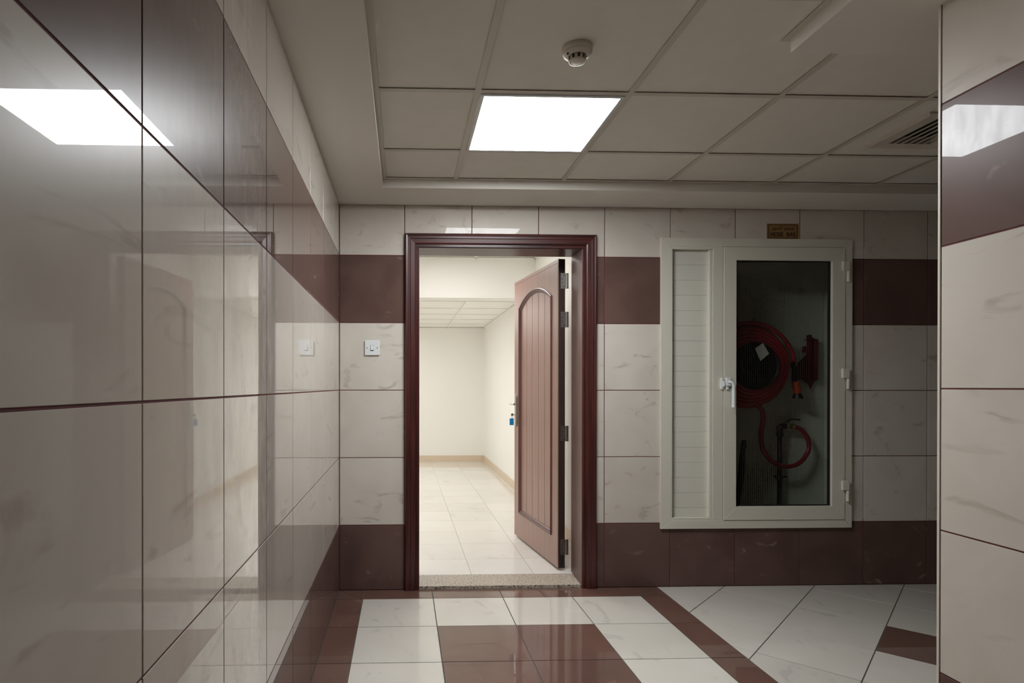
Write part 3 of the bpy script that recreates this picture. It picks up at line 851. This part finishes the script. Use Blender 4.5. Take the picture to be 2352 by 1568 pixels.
sx0, sx1 = SXA + 0.0065, 1.846
slat_me = {}
for zu, zl_ in zip(zz, zz[1:]):
    hgt = round(zu - zl_ - 0.0009, 4)
    if hgt not in slat_me:
        bm = NEW(); box(bm, 0, sx1 - sx0, 0, 0.008, 0, hgt, bev=0.0007); slat_me[hgt] = mesh('slat', bm, ['slat'])
    o = bpy.data.objects.new('slat', slat_me[hgt]); COL.objects.link(o); o.parent = cab
    o.location = Vector((sx0, YB + 0.017, zl_ + 0.00045)) - world_loc(cab)
# glazed door
DXA, DXB, DZA, DZB = 1.9305, 2.6795, 0.4030, 2.0500
cdoor = thing('cabinet_door', '', '', (0, 0, 0)); del cdoor['label']; del cdoor['category']
cdoor.parent = cab; cdoor.location = Vector(((DXA + DXB) / 2, YB, DZA)) - world_loc(cab)
GX0, GX1, GZ0, GZ1 = 2.0075, 2.6000, 0.4840, 1.9710
mitred(DXA, DXB, DZA, DZB, (GX0 - DXA, DXB - GX1, GZ0 - DZA, DZB - GZ1), YF - 0.004, YB + 0.024, 'door_rail', 'aluminium', cdoor)
bm = NEW()
for x0, x1, z0, z1 in ((GX0 - .002, GX0 + .0035, GZ0 - .002, GZ1 + .002), (GX1 - .0065, GX1 + .002, GZ0 - .002, GZ1 + .002), (GX0, GX1, GZ0 - .002, GZ0 + .005), (GX0, GX1, GZ1 - .005, GZ1 + .002)):
    box(bm, x0, x1, YB + 0.000, YB + 0.018, z0, z1)
obj('seal', bm, ['seal'], cdoor)
bm = NEW(); box(bm, GX0 - 0.001, GX1 + 0.001, YB + 0.006, YB + 0.012, GZ0 - 0.001, GZ1 + 0.001); obj('glass_pane', bm, ['glass'], cdoor)
bm = NEW(); w_ = 0.00026; p_ = 0.0132
n_ = int((GX1 - GX0) / p_); m_ = int((GZ1 - GZ0) / p_)
for i in range(1, n_ + 1):
    x = GX0 + p_ * i; box(bm, x - w_, x + w_, YB + 0.0045, YB + 0.0050, GZ0, GZ1)
for i in range(1, m_ + 1):
    z = GZ0 + p_ * i; box(bm, GX0, GX1, YB + 0.0051, YB + 0.0056, z - w_, z + w_)
o = obj('wire_mesh', bm, ['wire'], cdoor); o['kind'] = 'stuff'
# espagnolette handle and its strike
bm = NEW(); yh = YF - 0.004
box(bm, 1.937, 1.9655, yh - 0.020, yh, 1.2130, 1.2620, bev=0.003)
tube(bm, spline([(1.950, yh - 0.018, 1.235), (1.957, yh - 0.030, 1.236), (1.968, yh - 0.034, 1.228), (1.972, yh - 0.034, 1.205), (1.972, yh - 0.034, 1.150), (1.971, yh - 0.036, 1.098), (1.968, yh - 0.038, 1.082)], 6), lambda t: 0.0085 + 0.003 * t, 10)
box(bm, 1.9405, 1.955, yh - 0.012, yh, 1.190, 1.2135, bev=0.003)
box(bm, 1.9440, 1.9580, yh - 0.0206, yh - 0.0190, 1.2420, 1.2500)
obj('door_handle', bm, ['white_plastic'], cdoor)
bm = NEW(); box(bm, 1.9105, 1.9245, YF - 0.014, YF + 0.002, 1.1920, 1.2620, bev=0.003); box(bm, 1.9190, 1.9330, YF - 0.020, YF - 0.004, 1.2080, 1.2420, bev=0.004)
obj('latch_keeper', bm, ['white_plastic'], cab)
# three pin hinges
for zc in (1.939, 1.2885, 0.6095):
    bm = NEW(); box(bm, 2.6565, 2.7010, YF - 0.018, YF - 0.002, zc - 0.029, zc + 0.029, bev=0.004)
    hg = obj('hinge', bm, ['aluminium'], cab)
    bm = NEW(); cyl(bm, (2.6935, YF - 0.010), 0.009, 0.009, zc - 0.094, zc - 0.031, 'Z', 18); obj('hinge_pin', bm, ['aluminium'], hg)
# the lined recess behind the door
NB = 4.027                     # back of the recess
bm = NEW()
box(bm, NICHE[0] - 0.01, NICHE[1] + 0.01, NB, NB + 0.02, NICHE[2] - 0.01, NICHE[3] + 0.01)
box(bm, NICHE[0] - 0.01, NICHE[0], YB + 0.031, NB, NICHE[2] - 0.01, NICHE[3] + 0.01); box(bm, NICHE[1], NICHE[1] + 0.01, YB + 0.031, NB, NICHE[2] - 0.01, NICHE[3] + 0.01)
box(bm, NICHE[0], NICHE[1], YB + 0.031, NB, NICHE[2] - 0.01, NICHE[2]); box(bm, NICHE[0], NICHE[1], YB + 0.031, NB, NICHE[3], NICHE[3] + 0.01)
obj('recess_lining', bm, ['niche'], cab)
for z in (1.518, 1.418):
    bm = NEW(); cyl(bm, (3.910, z), 0.007, 0.007, NICHE[1] - 0.0015, NICHE[1], 'X', 14); obj('screw_hole', bm, ['ink'], cab)

# ================================================================== INSIDE THE CABINET
SETBACK = 0.065                 # the fittings are drawn up to NB0, then set back on the recess wall
NB0 = NB - SETBACK
RCX, RCZ = 2.195, 1.340
reel = thing('hose_reel', 'hose reel with black disc and coiled red hose behind the wired glass', 'hose reel', (RCX, NB0, RCZ))
bm = NEW()
def disc(y0, y1, r, hub=0.03):
    prof = [(hub, y0), (r * 0.55, y0), (r * 0.62, y0 + 0.006), (r * 0.93, y0 + 0.006), (r * 0.98, y0 - 0.004), (r, y0), (r, y1), (hub, y1)]
    n = 56; rg = []
    for rr, y in prof: rg.append([bm.verts.new((RCX + rr * math.cos(2 * math.pi * i / n), y, RCZ + rr * math.sin(2 * math.pi * i / n))) for i in range(n)])
    for k in range(len(prof)):
        a, b = rg[k], rg[(k + 1) % len(prof)]
        for i in range(n): bm.faces.new((a[i], a[(i + 1) % n], b[(i + 1) % n], b[i]))
disc(3.708, 3.718, 0.150); obj('front_disc', bm, ['reel_black'], reel)
bm = NEW(); disc(3.872, 3.882, 0.262); obj('rear_disc', bm, ['reel_black'], reel)
bm = NEW(); cyl(bm, (RCX, RCZ), 0.10, 0.10, 3.722, 3.872, 'Y', 32); cyl(bm, (RCX, RCZ), 0.034, 0.034, 3.690, NB0, 'Y', 24); cyl(bm, (RCX, RCZ), 0.024, 0.016, 3.668, 3.690, 'Y', 20)
obj('hub', bm, ['reel_black'], reel)
bm = NEW(); rh = 0.0145
tops = []
for k, (y, r) in enumerate([(3.735 + (q - 0.15) * 0.36, q) for q in (0.150, 0.172, 0.195, 0.217, 0.239)] + [(3.772, 0.150), (3.776, 0.196), (3.786, 0.226), (3.796, 0.252), (3.824, 0.232), (3.826, 0.258), (3.852, 0.242)]):
    ph = 0.5 * k
    tube(bm, [(RCX + (r + 0.004 * math.sin(3 * a + ph)) * math.cos(a), y + 0.005 * math.sin(2 * a + ph), RCZ + (r + 0.004 * math.sin(3 * a + ph)) * math.sin(a)) for a in [2 * math.pi * i / 72 for i in range(72)]], rh, 12, closed=True)
# loose top turn that ends above the nozzle
tube(bm, [(RCX + 0.292 * math.cos(a), 3.770, RCZ - 0.012 + 0.290 * math.sin(a)) for a in [math.radians(8 + 4 * i) for i in range(26)]], 0.0130, 12)
obj('hose_coil', bm, ['hose_red'], reel)
bm = NEW()
tube(bm, spline([(2.235, 3.79, 1.092), (2.285, 3.80, 1.065), (2.308, 3.815, 1.00), (2.297, 3.82, 0.90), (2.305, 3.82, 0.815), (2.345, 3.82, 0.745), (2.405, 3.825, 0.700), (2.475, 3.838, 0.683), (2.555, 3.856, 0.692),
                 (2.620, 3.875, 0.730), (2.660, 3.885, 0.790), (2.661, 3.89, 0.850), (2.636, 3.893, 0.900), (2.600, 3.897, 0.930), (2.562, 3.90, 0.940)], 10), 0.0145, 14)
obj('feed_hose', bm, ['hose_red'], reel)
bm = NEW(); c_ = [(2.186, 1.450), (2.237, 1.484), (2.277, 1.417), (2.222, 1.371)]
prism(bm, c_, 3.7015, 3.7030, 'XZ'); obj('paper_label', bm, ['tag_paper'], reel)

noz = thing('hose_nozzle', 'orange hose nozzle with black tip hanging beside the coiled red hose', 'nozzle', (2.552, 3.84, 1.130))
def zc_(bm, r0, r1, za, zb, off=0.0): cyl(bm, (2.536 + (1.24 - (za + zb) / 2) * 0.16, 3.84), r0, r1, za, zb, 'Z', 20)
bm = NEW(); zc_(bm, 0.020, 0.024, 1.162, 1.205); zc_(bm, 0.024, 0.020, 1.205, 1.243); obj('nozzle_body', bm, ['orange'], noz)
bm = NEW(); zc_(bm, 0.033, 0.028, 1.130, 1.152); zc_(bm, 0.026, 0.022, 1.150, 1.164); obj('nozzle_tip', bm, ['black'], noz)
bm = NEW(); zc_(bm, 0.017, 0.016, 1.241, 1.335); zc_(bm, 0.019, 0.019, 1.262, 1.285); zc_(bm, 0.014, 0.014, 1.335, 1.372); obj('nozzle_coupling', bm, ['black'], noz)

brk = thing('nozzle_bracket', 'dark red steel bracket on the recess wall right of the nozzle', 'bracket', (2.69, NB0, 1.20))
bm = NEW()
prism(bm, [(2.570, 1.255), (2.640, 1.255), (2.688, 1.216), (2.700, 1.190), (2.712, 1.216), (2.738, 1.258), (2.740, 1.525), (2.700, 1.545), (2.690, 1.548), (2.672, 1.552), (2.672, 1.425), (2.622, 1.372), (2.575, 1.300)], 3.9350, 3.9410, 'XZ', bev=0.001)
box(bm, 2.672, 2.694, 3.915, 3.9355, 1.420, 1.556, bev=0.002); box(bm, 2.712, 2.738, 3.915, 3.9355, 1.250, 1.528, bev=0.002)
obj('bracket_plate', bm, ['bracket_red'], brk)
for z in (1.30, 1.44):
    bm = NEW(); box(bm, 2.655, 2.735, 3.941, NB0 - 0.0005, z, z + 0.04); obj('spacer', bm, ['bracket_red'], brk)
bm = NEW(); tube(bm, [(2.672, 3.925, 1.524), (2.645, 3.925, 1.522)], 0.0025, 8); obj('pin', bm, ['screw'], brk)

pipe = thing('supply_pipe', 'dark iron water pipe with valve feeding the red hose loop', 'pipe', (2.468, 3.90, NICHE[2]))
bm = NEW(); tube(bm, [(2.468, 3.90, NICHE[2] + 0.0005), (2.468, 3.90, 0.90)], 0.0145, 16); obj('riser', bm, ['pipe'], pipe)
bm = NEW(); tube(bm, spline([(2.468, 3.90, 0.892), (2.468, 3.90, 0.925), (2.480, 3.90, 0.941), (2.510, 3.90, 0.944)], 6), 0.020, 16)
cyl(bm, (2.468, 3.90), 0.0225, 0.0225, 0.880, 0.898, 'Z', 18); obj('elbow', bm, ['pipe'], pipe)
bm = NEW(); tube(bm, [(2.508, 3.90, 0.944), (2.560, 3.90, 0.942)], 0.017, 16); cyl(bm, (2.530, 3.90), 0.009, 0.008, 0.955, 0.978, 'Z', 14); tube(bm, [(2.551, 3.90, 0.943), (2.570, 3.90, 0.937)], 0.0185, 16)
v_ = obj('valve_body', bm, ['brass_pl'], pipe)
bm = NEW(); tube(bm, spline([(2.512, 3.90, 0.972), (2.530, 3.90, 0.981), (2.548, 3.898, 0.990), (2.585, 3.895, 0.990), (2.604, 3.895, 0.986)], 5), 0.0045, 8); obj('valve_lever', bm, ['black'], v_)
bm = NEW(); cyl(bm, (2.468, 3.90), 0.020, 0.020, 0.592, 0.614, 'Z', 18); tube(bm, [(2.488, 3.90, 0.603), (2.520, 3.905, 0.606)], 0.006, 8); tube(bm, [(2.468, 3.915, 0.603), (2.468, NB0 - 0.0005, 0.603)], 0.006, 8)
obj('pipe_clamp', bm, ['pipe'], pipe)

bar = thing('leaning_bar', 'black bar leaning in the lower left corner of the hose cabinet', 'bar', (2.085, 3.78, NICHE[2]))
bm = NEW(); tube(bm, spline([(2.088, 3.74, NICHE[2] + 0.018), (2.105, 3.745, 0.50), (2.135, 3.760, 0.66), (2.155, 3.780, 0.78), (2.168, 3.79, 0.845)], 8), lambda t: 0.013 + 0.006 * math.sin(math.pi * min(1, t * 1.1)), 14)
obj('rod', bm, ['black'], bar)
bm = NEW(); tube(bm, [(2.163, 3.786, 0.815), (2.172, 3.793, 0.862)], lambda t: 0.019 - 0.007 * t, 14); obj('end_cap', bm, ['black'], bar)

for root, dx in ((reel, 0.038), (noz, 0.042), (brk, 0.046), (pipe, 0.042), (bar, 0.036)):
    root.location.x += dx; root.location.y += SETBACK

# ================================================================== SIGN OVER THE CABINET
sign = thing('hose_sign', 'small gold plate lettered HOSE RAIL above the hose cabinet', 'sign', (2.300, YB, 2.103))
SX0_, SX1_, SZ0, SZ1 = 2.203, 2.399, 2.1035, 2.196
bm = NEW(); box(bm, SX0_, SX1_, YB - 0.003, YB, SZ0, SZ1, bev=0.0006); obj('plate', bm, ['gold'], sign)
def rrect(x0, x1, z0, z1, r, n=6):
    out = []
    for cx_, cz_, a0 in ((x1 - r, z1 - r, 0), (x0 + r, z1 - r, 90), (x0 + r, z0 + r, 180), (x1 - r, z0 + r, 270)):
        for k in range(n + 1):
            a = math.radians(a0 + 90 * k / n); out.append((cx_ + r * math.cos(a), cz_ + r * math.sin(a)))
    return out
bm = NEW()
o1, i1 = rrect(SX0_ + 0.006, SX1_ - 0.006, SZ0 + 0.004, SZ1 - 0.005, 0.010), rrect(SX0_ + 0.0105, SX1_ - 0.0105, SZ0 + 0.0085, SZ1 - 0.0095, 0.007)
for yy in (YB - 0.0034,):
    A = [bm.verts.new((x, yy, z)) for x, z in o1]; B = [bm.verts.new((x, yy, z)) for x, z in i1]
    A2 = [bm.verts.new((x, YB - 0.0025, z)) for x, z in o1]; B2 = [bm.verts.new((x, YB - 0.0025, z)) for x, z in i1]
    n = len(A)
    for i in range(n):
        k = (i + 1) % n
        bm.faces.new((A[i], A[k], B[k], B[i])); bm.faces.new((A[i], A2[i], A2[k], A[k])); bm.faces.new((B[i], B[k], B2[k], B2[i]))
obj('border', bm, ['gold_dark'], sign)
def lettering(name, text, size, cx, cz, width, parent, space=1.0, bold=0.0):
    cu = bpy.data.curves.new(name, 'FONT'); cu.body = text; cu.size = size; cu.align_x = 'CENTER'; cu.align_y = 'CENTER'
    cu.extrude = 0.0003; cu.space_character = space; cu.offset = bold
    tmp = bpy.data.objects.new(name, cu); COL.objects.link(tmp)
    dg = bpy.context.evaluated_depsgraph_get(); dg.update()
    me = bpy.data.meshes.new_from_object(tmp.evaluated_get(dg))
    bpy.data.objects.remove(tmp)
    xs = [v.co.x for v in me.vertices]; ys = [v.co.y for v in me.vertices]
    if not xs: return None
    s = width / (max(xs) - min(xs)); mx, my = (max(xs) + min(xs)) / 2, (max(ys) + min(ys)) / 2
    for v in me.vertices:
        x, y, z = v.co; v.co = ((x - mx) * s, -z, (y - my) * (size / 0.026 if s is None else s))
    me.materials.clear(); me.materials.append(MAT['ink'])
    o = bpy.data.objects.new(name, me); COL.objects.link(o); o.parent = parent
    o.location = Vector((cx, YB - 0.0034, cz)) - world_loc(parent)
    return o
for word, cx_, w_ in (('HOSE', 2.2635, 0.0765), ('RAIL', 2.3555, 0.0600)):
    t_ = lettering('lettering', word, 0.026, cx_, 2.1315, w_, sign, 1.08, 0.0006)
    t_.scale = (1, 1, 1.15)
# the Arabic line, in joined letter forms set left to right
ar = ''.join(chr(c) for c in (0xFED6, 0xFEF3, 0xFEAE, 0xFEA4, 0xFEDF, 0xFE8D, 0x20, 0x20, 0xFEE1, 0xFEEE, 0xFEC3, 0xFEAE, 0xFEA7))
lettering('lettering', ar, 0.020, 2.303, 2.1655, 0.138, sign, 1.0, 0.0002)

# ================================================================== CEILING FITTINGS
vx, vy = CX0 + CP * 3.5, CY0 + CP * 0.5
vent = thing('ceiling_vent', 'square slotted air diffuser in the ceiling, half hidden by the right wall', 'air vent', (vx, vy, ZC))
hv = 0.180
bm = NEW()
c = CP / 2 - 0.0035
slab_with_holes(bm, (vx - c, vx + c, vy - c, vy + c), [(vx - 0.105, vx + 0.105, vy - 0.135, vy + 0.135)], ZT, ZT + 0.012, 'XY')
obj('vent_tile', bm, ['ceiling_tile'], vent)
bm = NEW()
ring = lambda h_, z: [bm.verts.new((vx + sx * h_, vy + sy * h_ * k, z)) for sx, sy in ((-1, -1), (1, -1), (1, 1), (-1, 1)) for k in (1,)]
R0, R1, R2, R3 = ring(hv, ZT - 0.0005), ring(hv, ZT - 0.008), ring(hv - 0.012, ZT - 0.013), None
R3 = [bm.verts.new((vx + sx * 0.100, vy + sy * 0.130, ZT - 0.006)) for sx, sy in ((-1, -1), (1, -1), (1, 1), (-1, 1))]
R4 = [bm.verts.new((vx + sx * 0.100, vy + sy * 0.130, ZT + 0.03)) for sx, sy in ((-1, -1), (1, -1), (1, 1), (-1, 1))]
for a, b in ((R0, R1), (R1, R2), (R2, R3), (R3, R4)):
    for i in range(4): bm.faces.new((a[i], a[(i + 1) % 4], b[(i + 1) % 4], b[i]))
obj('vent_frame', bm, ['detector'], vent)
bm = NEW(); box(bm, vx - 0.102, vx + 0.102, vy - 0.132, vy + 0.132, ZT + 0.028, ZT + 0.034); obj('vent_throat', bm, ['ink'], vent)
for k in range(6):
    x = vx - 0.100 + 0.0345 * k + 0.0285
    if x > vx + 0.098: break
    bm = NEW(); box(bm, x - 0.003, x + 0.003, vy - 0.130, vy + 0.130, ZT - 0.0065, ZT - 0.0035); obj('blade', bm, ['detector'], vent)

dx_, dy_ = 0.578, 2.004
det = thing('smoke_detector', 'round cream smoke detector on the ceiling tile in front of the lit panel', 'smoke detector', (dx_, dy_, ZT))
bm = NEW(); lathe(bm, [(0.0, ZT), (0.0485, ZT), (0.0495, ZT - 0.002), (0.0495, ZT - 0.017), (0.0480, ZT - 0.019), (0.0, ZT - 0.019)], (dx_, dy_)); obj('detector_base', bm, ['detector'], det)
bm = NEW(); lathe(bm, [(0.0, ZT - 0.018), (0.0470, ZT - 0.018), (0.0470, ZT - 0.022), (0.0440, ZT - 0.027), (0.0330, ZT - 0.031), (0.0, ZT - 0.031)], (dx_, dy_)); obj('detector_cover', bm, ['detector'], det)
bm = NEW(); lathe(bm, [(0.0, ZT - 0.030), (0.0300, ZT - 0.030), (0.0275, ZT - 0.047), (0.0260, ZT - 0.050), (0.0215, ZT - 0.051), (0.0208, ZT - 0.0502), (0.0200, ZT - 0.051), (0.0, ZT - 0.0515)], (dx_, dy_)); obj('detector_chamber', bm, ['detector'], det)
slot = None
for k in range(10):
    a = 2 * math.pi * k / 10 + 0.22
    bm = NEW(); box(bm, 0.0262, 0.0302, -0.0040, 0.0040, -0.0445, -0.0325)
    for v in bm.verts: v.co.x -= 0.0004 + (0.0017 if v.co.z < -0.04 else 0)
    o = local('slot', bm, ['ink'], det); o.rotation_euler = (0, 0, a)
bm = NEW(); cyl(bm, (dx_ - 0.036, dy_ - 0.016), 0.0032, 0.0028, ZT - 0.0335, ZT - 0.0275, 'Z', 14); obj('indicator_lamp', bm, ['ink'], det)
